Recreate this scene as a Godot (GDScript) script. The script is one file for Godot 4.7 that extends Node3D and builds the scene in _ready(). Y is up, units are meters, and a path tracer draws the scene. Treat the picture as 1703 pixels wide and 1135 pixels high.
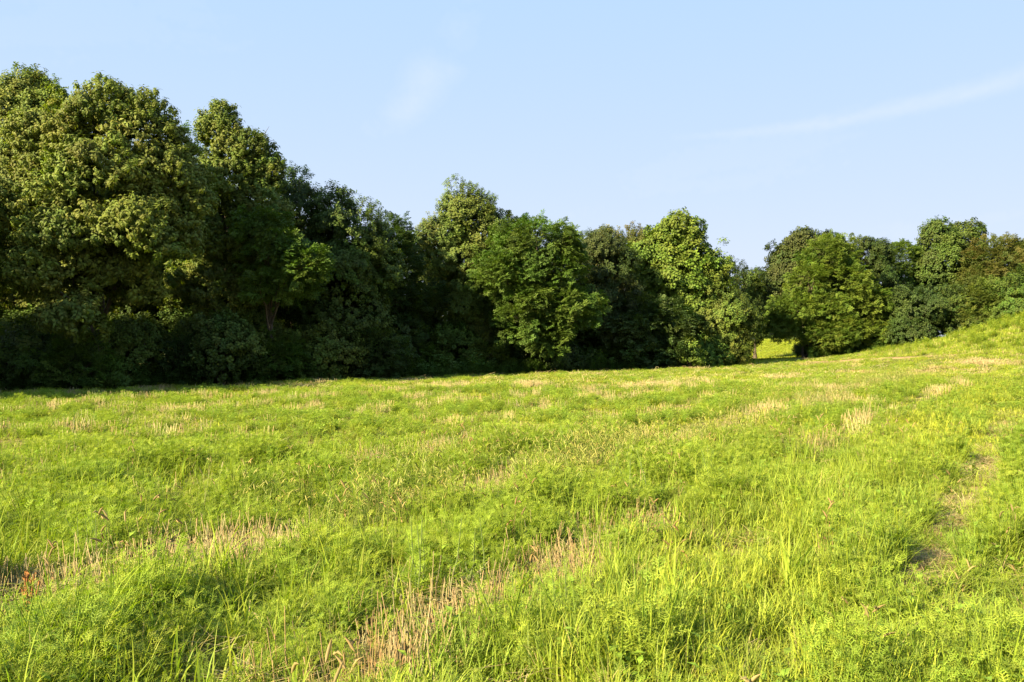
extends Node3D
# A hay meadow in low evening sun with a wood on its far side and a bank at the right.

const COL := {   # leaf base colours, linear
	"pale": Color(0.150, 0.185, 0.036), "pale2": Color(0.125, 0.165, 0.034), "olive": Color(0.140, 0.170, 0.028), "olive2": Color(0.122, 0.158, 0.027),
	"mid": Color(0.082, 0.122, 0.024), "dark": Color(0.054, 0.086, 0.020), "dark2": Color(0.064, 0.086, 0.022), "fresh": Color(0.098, 0.158, 0.026),
	"bright": Color(0.140, 0.200, 0.030), "lime": Color(0.138, 0.198, 0.028), "layer": Color(0.075, 0.118, 0.034), "brown": Color(0.150, 0.145, 0.042), "rust": Color(0.125, 0.142, 0.032),
}

var rng := RandomNumberGenerator.new()
var n_patch := FastNoiseLite.new()
var n_fine := FastNoiseLite.new()
var n_bump := FastNoiseLite.new()
var leaf_mat: StandardMaterial3D
var grass_mat: StandardMaterial3D
var dry_mat: StandardMaterial3D
var bark_mat: StandardMaterial3D
var sprigs := {}
var taken := {}
var buf := {}


# ---------------------------------------------------------------- helpers
class MB:   # collects triangles; plain ones are flat shaded, tubes are smooth
	var v := PackedVector3Array()
	var c := PackedColorArray()
	var n := PackedVector3Array()
	func tri(a: Vector3, b: Vector3, d: Vector3, col: Color) -> void:
		v.append(a); v.append(b); v.append(d)
		c.append(col); c.append(col); c.append(col)
		var m := (d - a).cross(b - a).normalized()
		n.append(m); n.append(m); n.append(m)
	func leaf(base: Vector3, dir: Vector3, nor: Vector3, length: float, width: float, fold: float, droop: float, col: Color) -> void:
		var side := dir.cross(nor).normalized()
		var up := side.cross(dir).normalized()
		var m := base + dir * length * 0.45 + up * length * droop * 0.25
		var t := base + dir * length - up * length * droop
		var l := m + side * width * 0.5 + up * fold * width
		var r := m - side * width * 0.5 + up * fold * width
		tri(base, l, m, col); tri(base, m, r, col); tri(l, t, m, col); tri(m, t, r, col)
	func blade(base: Vector3, out: Vector3, height: float, lean: float, width: float, segs: int, curl: float, col: Color, tip: Color) -> void:
		var side := Vector3(-out.z, 0, out.x)
		var pl := base + side * width * 0.5
		var pr := base - side * width * 0.5
		for i in range(1, segs + 1):
			var t := float(i) / segs
			var p := base + Vector3.UP * height * (t - curl * t * t * t) + out * lean * t * t
			var w := width * 0.5 * (1.0 - t * t)
			var k := col.lerp(tip, t)
			if i == segs:
				tri(pl, p, pr, k)
			else:
				var l := p + side * w
				var r := p - side * w
				tri(pl, l, pr, k); tri(pr, l, r, k)
				pl = l; pr = r
	func tube(pts: Array, radii: Array, sides: int, col: Color) -> void:
		var rings := []
		for i in pts.size():
			var d: Vector3 = (pts[mini(i + 1, pts.size() - 1)] - pts[maxi(i - 1, 0)]).normalized()
			var a := d.cross(Vector3(0.3, 0.1, 0.95) if absf(d.y) > 0.5 else Vector3.UP).normalized()
			var b := a.cross(d)
			var ring := []
			for k in sides:
				var o := a * cos(TAU * k / sides) + b * sin(TAU * k / sides)
				ring.append([pts[i] + o * radii[i], o])
			rings.append(ring)
		for i in pts.size() - 1:
			for k in sides:
				var q := (k + 1) % sides
				for w in [rings[i][k], rings[i][q], rings[i + 1][k], rings[i][q], rings[i + 1][q], rings[i + 1][k]]:
					v.append(w[0]); n.append(w[1]); c.append(col)
	func mesh(mat: Material) -> ArrayMesh:
		var a := []
		a.resize(Mesh.ARRAY_MAX)
		a[Mesh.ARRAY_VERTEX] = v
		a[Mesh.ARRAY_NORMAL] = n
		a[Mesh.ARRAY_COLOR] = c
		var m := ArrayMesh.new()
		m.add_surface_from_arrays(Mesh.PRIMITIVE_TRIANGLES, a)
		m.surface_set_material(0, mat)
		return m


func rnd(a: float, b: float) -> float:
	return rng.randf_range(a, b)


func ball() -> Vector3:
	while true:
		var p := Vector3(rnd(-1, 1), rnd(-1, 1), rnd(-1, 1))
		if p.length_squared() < 1.0 and p.length_squared() > 0.0001:
			return p
	return Vector3.ZERO


func shade_of(c: Color, k: float) -> Color:
	return Color(c.r * k, c.g * k, c.b * k)


func vary(c: Color, much: float) -> Color:   # a leaf or blade a little lighter, yellower or greener than its neighbour
	var k := 1.0 + rnd(-much, much)
	return Color(c.r * k * (1.0 + rnd(-much, much) * 0.5), c.g * k, c.b * k * (1.0 + rnd(-much, much) * 0.5))


func numbered(called: String) -> String:
	var n: int = taken.get(called, 0)
	taken[called] = n + 1
	return called if n == 0 else "%s_%03d" % [called, n]


func thing(called: String, label: String, category: String, at: Vector3, group := "", kind := "") -> Node3D:
	var o := Node3D.new()
	o.name = numbered(called)
	add_child(o)
	o.position = at
	o.set_meta("label", label)
	o.set_meta("category", category)
	if group: o.set_meta("group", group)
	if kind: o.set_meta("kind", kind)
	return o


func part(called: String, m: Mesh, parent: Node3D) -> MeshInstance3D:
	var o := MeshInstance3D.new()
	o.name = called
	o.mesh = m
	parent.add_child(o, true)
	return o


func many(called: String, m: Mesh, data: PackedFloat32Array, parent: Node3D) -> void:
	var mm := MultiMesh.new()
	mm.transform_format = MultiMesh.TRANSFORM_3D
	mm.use_colors = true
	mm.mesh = m
	mm.instance_count = data.size() / 16
	mm.buffer = data
	var o := MultiMeshInstance3D.new()
	o.name = called
	o.multimesh = mm
	o.set_meta("kind", "stuff")
	parent.add_child(o, true)


func row(key: String, b: Basis, o: Vector3, c: Color) -> void:
	if not buf.has(key): buf[key] = []
	buf[key].append_array([b.x.x, b.y.x, b.z.x, o.x, b.x.y, b.y.y, b.z.y, o.y, b.x.z, b.y.z, b.z.z, o.z, c.r, c.g, c.b, 1.0])


# ---------------------------------------------------------------- the lie of the land (x to the right, d metres ahead)
func lie(x: float, d: float) -> float:
	var f := 1.0 - smoothstep(120.0, 260.0, sqrt(x * x + d * d))
	return f * (0.013 * x - 0.0015 * d + 2.2 * smoothstep(80.0, 118.0, d) * exp(-(x - 36.0) * (x - 36.0) / 600.0)) + 5.6 * bank(x, d)


func ground_y(x: float, d: float) -> float:
	return lie(x, d) + n_bump.get_noise_2d(x, d) * 0.12


func bank(x: float, d: float) -> float:
	return exp(-((x - 50.0) * (x - 50.0) + (d - 60.0) * (d - 60.0)) / 242.0)


const TRACK := [Vector2(18.3, 65.5), Vector2(19.6, 62.0), Vector2(23.9, 60.0), Vector2(27.3, 57.0), Vector2(29.6, 53.5)]
const TAN_PATCHES := [Vector3(-2.6, 6.5, 0.42), Vector3(-2.0, 6.75, 0.42), Vector3(0.4, 5.95, 0.34), Vector3(1.2, 7.5, 0.28), Vector3(-0.2, 9.4, 0.4), Vector3(-3.3, 5.6, 0.3), Vector3(2.4, 13.4, 0.6), Vector3(6.0, 34.0, 1.1), Vector3(4.6, 32.0, 0.7), Vector3(11.0, 28.5, 1.3), Vector3(27.5, 48.0, 2.0), Vector3(9.2, 23.0, 0.9), Vector3(-3.0, 33.0, 0.8), Vector3(1.0, 35.5, 0.8), Vector3(22.0, 44.0, 0.9), Vector3(-9.0, 30.0, 0.7)]


func track_far(x: float, d: float) -> float:   # how far from the middle of the farm track
	var least := 99.0
	for i in TRACK.size() - 1:
		least = minf(least, Geometry2D.get_closest_point_to_segment(Vector2(x, d), TRACK[i], TRACK[i + 1]).distance_to(Vector2(x, d)))
	return least


func wood_edge(x: float) -> float:
	if x < 19.0:
		return 35.2 + (x + 22.3) * 0.727
	return 65.2 + (x - 19.0) * 0.9 if x < 26.0 else 71.5


func in_gap(x: float, d: float) -> bool:
	return d > 60.0 and d < 135.0 and x / d > 0.285 and x / d < 0.352


# ---------------------------------------------------------------- materials
func plant_mat(back: Color, rough: float, spec: float) -> StandardMaterial3D:
	var m := StandardMaterial3D.new()
	m.vertex_color_use_as_albedo = true
	m.roughness = rough
	m.metallic_specular = spec
	m.backlight_enabled = true
	m.backlight = back
	m.cull_mode = BaseMaterial3D.CULL_DISABLED
	return m


func noise_tex(freq: float, seed_: int, lo: Color, hi: Color, normal := false) -> NoiseTexture2D:
	var n := FastNoiseLite.new()
	n.seed = seed_
	n.frequency = freq
	n.fractal_octaves = 5
	var t := NoiseTexture2D.new()
	t.width = 512
	t.height = 512
	t.seamless = true
	t.noise = n
	if normal:
		t.as_normal_map = true
		t.bump_strength = 6.0
	else:
		var g := Gradient.new()
		g.set_color(0, lo)
		g.set_color(1, hi)
		t.color_ramp = g
	return t


# ---------------------------------------------------------------- leaf sprigs, one mesh for each way of growing
func build_sprigs() -> void:
	var twig := Color(0.09, 0.07, 0.045)
	# whorls of long hanging leaves at the twig end
	var b := MB.new()
	b.tube([Vector3.ZERO, Vector3(0.01, 0.16, 0.01), Vector3(0, 0.3, 0)], [0.006, 0.005, 0.003], 3, twig)
	for i in 15:
		var a := TAU * i * 0.382 + rnd(-0.3, 0.3)
		var y := 0.3 * (1.0 - float(i) / 20.0)
		var out := Vector3(cos(a), 0, sin(a))
		var dir := (out * 0.8 + Vector3.DOWN * rnd(0.25, 1.0) + Vector3.UP * (0.5 if i < 3 else 0.0)).normalized()
		b.leaf(Vector3(0, y, 0) + out * 0.015, dir, (Vector3.UP + out * 0.6).normalized(), rnd(0.15, 0.23), rnd(0.075, 0.105), 0.12, rnd(0.05, 0.25), vary(Color.WHITE * 0.9, 0.22))
	sprigs["droop"] = [b.mesh(leaf_mat), 15 * 0.0092]
	# alternate broad leaves
	b = MB.new()
	b.tube([Vector3.ZERO, Vector3(0.02, 0.2, 0), Vector3(0, 0.4, 0.02)], [0.006, 0.005, 0.002], 3, twig)
	for i in 16:
		var a := TAU * i * 0.382 + rnd(-0.4, 0.4)
		var out := Vector3(cos(a), 0, sin(a))
		var dir := (out + Vector3.UP * rnd(-0.3, 0.6)).normalized()
		b.leaf(Vector3(0, 0.05 + 0.36 * i / 16.0, 0) + out * 0.03, dir, (Vector3.UP + ball() * 0.5).normalized(), rnd(0.11, 0.17), rnd(0.075, 0.115), 0.08, rnd(0.0, 0.2), vary(Color.WHITE * 0.9, 0.22))
	sprigs["broad"] = [b.mesh(leaf_mat), 16 * 0.0078]
	# flat sprays of small leaves
	for kind in ["spray", "layer"]:
		b = MB.new()
		var big := 1.0 if kind == "spray" else 1.35
		b.tube([Vector3.ZERO, Vector3(0, 0.25, 0.03), Vector3(0, 0.5, -0.02)], [0.006, 0.004, 0.002], 3, twig)
		for s in 7:
			var side := -1.0 if s % 2 == 0 else 1.0
			var root := Vector3(0, 0.06 + 0.062 * s, 0)
			var along := Vector3(side * rnd(0.6, 0.9), rnd(0.3, 0.8), rnd(-0.5, 0.5)).normalized()
			var reach := 0.26 - 0.02 * s
			for k in 5:
				var p := root + along * reach * (k + 0.6) / 5.0
				var q := along.rotated(Vector3.BACK, (0.9 if k % 2 == 0 else -0.9) + rnd(-0.25, 0.25))
				b.leaf(p, q, (Vector3.BACK + ball() * 0.8).normalized(), rnd(0.095, 0.135) * big, rnd(0.06, 0.08) * big, 0.06, rnd(0.0, 0.25), vary(Color.WHITE * 0.9, 0.2))
		for k in 3:
			b.leaf(Vector3(0, 0.46, 0), Vector3(rnd(-0.6, 0.6), 1, 0).normalized(), Vector3.BACK, 0.09 * big, 0.05 * big, 0.06, 0.1, vary(Color.WHITE * 0.9, 0.2))
		sprigs[kind] = [b.mesh(leaf_mat), 38 * 0.0046 * big * big]
	# few very large leaves
	b = MB.new()
	b.tube([Vector3.ZERO, Vector3(0.02, 0.22, 0), Vector3(0, 0.42, 0.02)], [0.007, 0.005, 0.003], 3, twig)
	for i in 10:
		var a := TAU * i * 0.382 + rnd(-0.4, 0.4)
		var out := Vector3(cos(a), 0, sin(a))
		var dir := (out + Vector3.UP * rnd(-0.4, 0.7)).normalized()
		b.leaf(Vector3(0, 0.08 + 0.34 * i / 10.0, 0) + out * 0.05, dir, (Vector3.UP + ball() * 0.7).normalized(), rnd(0.15, 0.21), rnd(0.12, 0.17), 0.1, rnd(0.0, 0.25), vary(Color.WHITE * 0.9, 0.2))
	sprigs["plane"] = [b.mesh(leaf_mat), 10 * 0.0135]
	# compound, feather-like leaves
	b = MB.new()
	b.tube([Vector3.ZERO, Vector3(0, 0.3, 0)], [0.006, 0.003], 3, twig)
	for f in 7:
		var a := TAU * f * 0.382
		var out := Vector3(cos(a), rnd(0.1, 0.7), sin(a)).normalized()
		var root := Vector3(0, 0.08 + 0.03 * f, 0)
		var nor := (Vector3.UP + ball() * 0.3).normalized()
		for k in 6:
			for s in [-1.0, 1.0]:
				var p: Vector3 = root + out * (0.07 + 0.052 * k) - Vector3.UP * 0.004 * k * k
				var q: Vector3 = (out * 0.45 + out.cross(nor) * s).normalized()
				b.leaf(p, q, nor, 0.085 - 0.006 * k, 0.036, 0.05, 0.12, vary(Color.WHITE * 0.9, 0.2))
	sprigs["feather"] = [b.mesh(leaf_mat), 84 * 0.0013]


# ---------------------------------------------------------------- trees and bushes
# masses: [dx, y, dz, half width, half height] of each bulge of the crown, metres from the foot of the trunk
func plant(called: String, label: String, category: String, group: String, sp: String, col: String, x: float, z: float, masses: Array, lobe: float, cover: float, bare: int) -> void:
	rng.seed = hash(label) + taken.get(called, 0) * 77
	var foot := Vector3(x, lie(x, -z), z)
	var t := thing(called, label, category, foot, group)
	var tall := 0.0
	for m in masses: tall = maxf(tall, m[1] + m[4])
	var base: Color = COL[col]
	var bush := category != "tree"
	var tips := []
	var data := []
	var flat := sp == "spray" or sp == "layer"
	var leafy: float = sprigs[sp][1]
	for m in masses:
		var c := Vector3(m[0], m[1], m[2])
		var e := Vector3(m[3], m[4], m[3] * 0.9)
		var area := 4.0 * PI * pow((pow(e.x * e.y, 1.6) * 2.0 + pow(e.x * e.x, 1.6)) / 3.0, 1.0 / 1.6)
		var r0 := minf(lobe, minf(e.x, e.y) * 0.55)
		var n := int(area / (r0 * r0 * 1.75)) + 5
		for k in n:
			var up := 1.0 - 2.0 * (k + 0.5) / n
			var ang := 2.39996 * k + rnd(-0.5, 0.5)
			var dir := Vector3(sqrt(1.0 - up * up) * cos(ang), up, sqrt(1.0 - up * up) * sin(ang))
			if up < -0.75 and not bush: continue
			var r := r0 * (0.5 + 0.85 * pow(rng.randf(), 1.3))
			var lump := n_fine.get_noise_3d((foot.x + c.x + dir.x * e.x) * 6.0, (c.y + dir.y * e.y) * 6.0, (foot.z + dir.z * e.z) * 6.0)
			var inner := rng.randf() < 0.34
			var spur := not inner and up > -0.4 and rng.randf() < 0.2
			if spur: r *= 0.6
			var p: Vector3 = c + dir * (e - Vector3.ONE * r * 0.55) * ((0.95 + lump * 0.5 + rnd(-0.14, 0.12)) if not inner else rnd(0.55, 0.72))
			if spur: p += dir * r0 * rnd(0.25, 0.75) + Vector3.UP * r0 * rnd(0.0, 0.3)
			if lump < -0.24 * (2.0 - cover) and not inner: continue
			if foot.y + p.y - r * 0.6 < lie(foot.x + p.x, -(foot.z + p.z)): continue
			# lobes buried in another bulge carry few leaves
			var buried := 1.0
			for o in masses:
				if o != m and ((p - Vector3(o[0], o[1], o[2])) / Vector3(o[3], o[4], o[3] * 0.9)).length() < 0.7: buried = 0.3
			if inner: buried = minf(buried, 0.6)
			tips.append([p, r])
			var tone := vary(base, 0.24)
			if col == "rust" or col == "brown": tone = tone.lerp(COL["mid"] if rng.randf() < 0.6 else Color(0.165, 0.135, 0.035), rnd(0.1, 0.6))
			var count := int(4.0 * PI * r * r * cover * buried * (0.72 if not flat else 0.9) / leafy)
			var squash := 0.45 if sp == "layer" else 0.78
			for i in count:
				var q := ball()
				q = q.normalized() * (pow(q.length(), 0.5) if rng.randf() < 0.9 else rnd(1.0, 1.4))
				if q.dot(dir) < -0.35: q = -q
				if q.y < -0.25 and rng.randf() < 0.55: q.y = -q.y
				var at: Vector3 = p + q * Vector3(r, r * squash, r) * 1.08 - Vector3.UP * (q.x * q.x + q.z * q.z) * r * 0.35
				var out := (q * 0.9 + dir * 0.7 + Vector3.UP * (0.35 if not flat else 0.0) + ball() * 0.45)
				var bs: Basis
				var s := rnd(0.8, 1.25)
				if flat:
					out.y = out.y * 0.5 - rnd(-0.1, 0.45)
					s *= 0.95 if sp == "spray" else 0.9
					var y := out.normalized()
					var zz := (Vector3.UP * (0.8 if sp == "spray" else 1.2) + ball() * 0.75 + dir * 0.5)
					var xx := y.cross(zz).normalized()
					bs = Basis(xx * s, y * s, xx.cross(y) * s)
				else:
					if sp == "droop": out.y = absf(out.y) * 0.5 + 0.3
					var y := out.normalized()
					var xx := y.cross(ball()).normalized()
					bs = Basis(xx * s, y * s, xx.cross(y) * s)
				var l := vary(tone, 0.14)
				data.append_array([bs.x.x, bs.y.x, bs.z.x, at.x, bs.x.y, bs.y.y, bs.z.y, at.y, bs.x.z, bs.y.z, bs.z.z, at.z, l.r, l.g, l.b, 1.0])
	# trunk and limbs that reach for the lobes
	var wood := Color(1, 1, 1).lerp(Color(0.8, 0.72, 0.62), rng.randf())
	var top: Vector3 = Vector3(masses[0][0] * 0.8, masses[0][1] + masses[0][4] * 0.3, masses[0][2])
	var rad := 0.014 * tall + 0.03 if not bush else 0.035
	if bare == 2: rad *= 0.55
	var spine := []
	var girth := []
	for i in 9:
		var k := i / 8.0
		spine.append(Vector3(top.x * k * k + sin(k * 5.0 + tall) * 0.09 * tall * 0.1, lerpf(-0.15, top.y, k), top.z * k * k + cos(k * 4.0 + tall) * 0.08 * tall * 0.1) if i else Vector3(0, -0.15, 0))
		girth.append(rad * (1.9 if i == 0 else 1.0 - 0.85 * k))
	var tb := MB.new()
	if not bush:
		tb.tube(spine, girth, 9, wood)
		part("trunk", tb.mesh(bark_mat), t)
	var order := range(tips.size())
	var arms := mini(9 if not bush else 6, tips.size())
	for a in arms:
		var tip = tips[order[int((a + rng.randf()) * tips.size() / float(arms)) % tips.size()]]
		var k := clampf((tip[0].y / maxf(top.y, 0.1)) * 0.6, 0.12, 0.85)
		var s0: Vector3 = spine[int(k * 8.0)] if not bush else Vector3(rnd(-0.2, 0.2), -0.1, rnd(-0.2, 0.2))
		var e0: Vector3 = tip[0]
		var mid := (s0 + e0) * 0.5 + Vector3(0, (e0 - s0).length() * 0.12, 0) + ball() * 0.2
		var ab := MB.new()
		var r1: float = girth[int(k * 8.0)] * 0.6 if not bush else 0.03
		ab.tube([s0, s0.lerp(mid, 0.55) + ball() * 0.08, mid, mid.lerp(e0, 0.5) + ball() * 0.12, e0], [r1, r1 * 0.8, r1 * 0.6, r1 * 0.4, 0.012], 6, wood)
		var twigs := []
		for w in 4:   # side twigs
			var f0 := mid.lerp(e0, rnd(0.0, 0.95))
			var f1: Vector3 = f0 + (e0 - s0).normalized() * rnd(0.2, 0.7) + ball() * 0.7
			var wb := ab if group else MB.new()
			wb.tube([f0, f0.lerp(f1, 0.5) + ball() * 0.06, f1], [r1 * 0.3 + 0.006, r1 * 0.2 + 0.004, 0.004], 4, wood)
			if not group: twigs.append(wb)
		var limb := part("limb", ab.mesh(bark_mat), t)
		for wb in twigs: part("twig", wb.mesh(bark_mat), limb)
	if bare == 1:   # a dead twig that sticks out of the crown
		var o = tips[tips.size() / 3]
		var db := MB.new()
		var g: Vector3 = Vector3(masses[1][0] + masses[1][3] * 0.75, masses[1][1] + masses[1][4] * 0.35, masses[1][2])
		for w in 5:
			var e1 := g + Vector3(rnd(0.2, 1.1), rnd(0.1, 1.3), rnd(-0.3, 0.3))
			db.tube([g, g.lerp(e1, 0.5) + ball() * 0.12, e1], [0.03, 0.018, 0.006], 4, wood)
		part("dead_twig", db.mesh(bark_mat), t)
	if bare == 2:   # further thin stems from the same root
		for w in 3:
			var sx := Vector3(rnd(-0.9, 1.9), 0, rnd(-1.8, -0.6))
			var sb := MB.new()
			sb.tube([sx * 0.4 + Vector3(0, -0.2, 0), sx * 0.7 + Vector3(0, 1.1, 0) + ball() * 0.1, sx * 1.2 + Vector3(0, 2.6, 0), sx * 1.6 + Vector3(0, 4.0, 0)], [0.06, 0.05, 0.04, 0.02], 6, wood)
			part("stem", sb.mesh(bark_mat), t)
	many("crown", sprigs[sp][0], PackedFloat32Array(data), t)


# ---------------------------------------------------------------- low plants
func tuft(blades: int, spread: float, h0: float, h1: float, w0: float, w1: float, segs: int, lean: float) -> MB:
	var b := MB.new()
	for i in blades:
		var a := rnd(0, TAU)
		var out := Vector3(cos(a), 0, sin(a))
		var k := vary(Color.WHITE * 0.85, 0.2)
		b.blade(ball() * Vector3(spread, 0, spread), out, rnd(h0, h1), rnd(0.15, 1.0) * lean, rnd(w0, w1), segs, rnd(0.0, 0.55), shade_of(k, 0.9), k)
	return b


func frond(b: MB, root: Vector3, dir: Vector3, length: float, pairs: int, col: Color) -> void:   # a much-divided, feathery leaf
	var nor := (Vector3.UP - dir * dir.y + ball() * 0.2).normalized()
	var side := dir.cross(nor).normalized()
	for k in pairs:
		var t := (k + 0.7) / pairs
		var p := root + dir * length * t - Vector3.UP * length * 0.25 * t * t
		var reach := length * 0.42 * sin(PI * (0.18 + 0.78 * t))
		for s in [-1.0, 1.0]:
			var q: Vector3 = (side * s + dir * 0.7).normalized()
			var c := vary(col, 0.15)
			var mid := p + q * reach * 0.5
			var w := dir * reach * 0.055
			b.tri(p - w, p + q * reach, p + w, c)
			b.tri(mid - w, mid + (q + dir * 0.9).normalized() * reach * 0.42, mid + w, c)
			b.tri(mid - w, mid + (q - dir * 0.5).normalized() * reach * 0.38, mid + w, c)
	b.tri(root, root + dir * length - Vector3.UP * length * 0.25, root + side * 0.004, col)


func feather_plant(n: int, h: float, reach: float, pairs: int) -> MB:
	var b := MB.new()
	var lean := Vector3.ZERO
	for i in n:
		if i % 8 == 0:
			lean = ball() * Vector3(0.17, 0, 0.17)
			b.tube([lean * 0.3, lean * 0.6 + Vector3(0.01, h * 0.5, 0), lean + Vector3(0, h * 0.95, 0.01)], [0.004, 0.003, 0.002], 3, Color(0.7, 0.75, 0.6))
		var t := fmod(i + 0.5, 8.0) / 8.0
		var a := 2.4 * i + rnd(-0.3, 0.3)
		var dir := Vector3(cos(a), rnd(-0.1, 0.75) + t * 0.5, sin(a)).normalized()
		frond(b, lean * (0.3 + 0.65 * t) + Vector3(0, h * (0.2 + 0.75 * t), 0), dir, reach * (1.15 - 0.55 * t) * rnd(0.8, 1.15), pairs, Color.WHITE * 0.88)
	return b


func stubble_tuft(n: int, spread: float, h0: float, h1: float, r: float) -> MB:
	var b := MB.new()
	for i in n:
		var p := ball() * Vector3(spread, 0, spread)
		var h := rnd(h0, h1)
		var top := p + (Vector3(rnd(-0.25, 0.25) * h, h, rnd(-0.25, 0.25) * h) if rng.randf() < 0.66 else Vector3(rnd(-1.0, 1.0) * h, h * rnd(0.2, 0.7), rnd(-1.0, 1.0) * h))
		b.tube([p, top], [r * rnd(0.8, 1.2), r * rnd(0.7, 1.0)], 3, vary(Color(0.85, 0.82, 0.78), 0.25))
	return b


func litter(n: int, spread: float, l0: float, l1: float, w: float) -> MB:
	var b := MB.new()
	for i in n:
		var a := rnd(0, TAU)
		var d := Vector3(cos(a), rnd(-0.12, 0.2), sin(a)) * rnd(l0, l1)
		var p := ball() * Vector3(spread, 0, spread) + Vector3(0, rnd(0.01, 0.07), 0)
		var s := Vector3(-d.z, 0, d.x).normalized() * w
		var c := vary(Color(0.85, 0.82, 0.75), 0.25)
		b.tri(p, p + d, p + s, c); b.tri(p + s, p + d, p + d + s * 0.7, c)
	return b


func foxtail(n: int) -> MB:
	var b := MB.new()
	for i in n:
		var a := rnd(0, TAU)
		var o := Vector3(cos(a), 0, sin(a))
		var root := ball() * Vector3(0.09, 0, 0.09)
		var h := rnd(0.22, 0.48)
		var p1 := root + Vector3(0, h * 0.6, 0) + o * 0.03
		var p2 := root + Vector3(0, h, 0) + o * rnd(0.03, 0.1)
		var p3 := p2 + Vector3(0, rnd(0.005, 0.045), 0) + o * rnd(0.01, 0.035)
		var p4 := p3 + o * rnd(0.01, 0.03) + Vector3(0, rnd(-0.01, 0.02), 0)
		b.tube([root, p1, p2], [0.0018, 0.0015, 0.0012], 3, Color(0.6, 0.75, 0.4))
		b.tube([p2, p2.lerp(p3, 0.4), p3, p4], [0.002, 0.0062, 0.0055, 0.001], 5, vary(Color(0.95, 0.86, 0.7), 0.2))
		b.blade(root, o.rotated(Vector3.UP, 1.9), h * 0.8, 0.14, 0.008, 3, 0.2, Color.WHITE * 0.7, Color.WHITE * 0.8)
		b.blade(root, o.rotated(Vector3.UP, 4.1), h * 0.7, 0.18, 0.008, 3, 0.25, Color.WHITE * 0.7, Color.WHITE * 0.8)
	return b


func leafy(n: int, h: float, size: float) -> MB:   # a low broad-leaved herb
	var b := MB.new()
	for s in 3:
		var lean := ball() * Vector3(0.5, 0, 0.5)
		var top := (Vector3.UP + lean).normalized() * h * rnd(0.7, 1.0)
		b.tube([Vector3.ZERO, top], [0.003, 0.0015], 3, Color(0.6, 0.6, 0.4))
		for i in n:
			var a := 2.4 * i + s
			var out := Vector3(cos(a), rnd(-0.1, 0.6), sin(a)).normalized()
			b.leaf(top * (0.15 + 0.85 * (i + 0.5) / n), out, (Vector3.UP + ball() * 0.4).normalized(), size * rnd(0.7, 1.2), size * rnd(0.42, 0.6), 0.1, 0.15, vary(Color.WHITE * 0.88, 0.2))
	return b


func strip(v: float, c: float, w: float) -> float:
	return exp(-(v - c) * (v - c) / (w * w))


func put(key: String, x: float, d: float, s: float, sy: float, tilt: float, c: Color) -> void:
	var bs := Basis(Vector3.UP, rnd(0, TAU)).scaled(Vector3(s, s * sy, s))
	bs = Basis(Vector3(rnd(-1, 1), 0, rnd(-1, 1)).normalized(), tilt * rng.randf()) * bs
	row(key, bs, Vector3(x, ground_y(x, d) - 0.01, -d), c)


const GRASS := Color(0.415, 0.475, 0.054)
const GRASS2 := Color(0.295, 0.390, 0.050)
const FEATH := Color(0.325, 0.430, 0.055)
const STRAW := Color(0.440, 0.375, 0.190)
const RUSSET := Color(0.330, 0.240, 0.125)
const LEAFY := Color(0.225, 0.320, 0.038)


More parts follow.
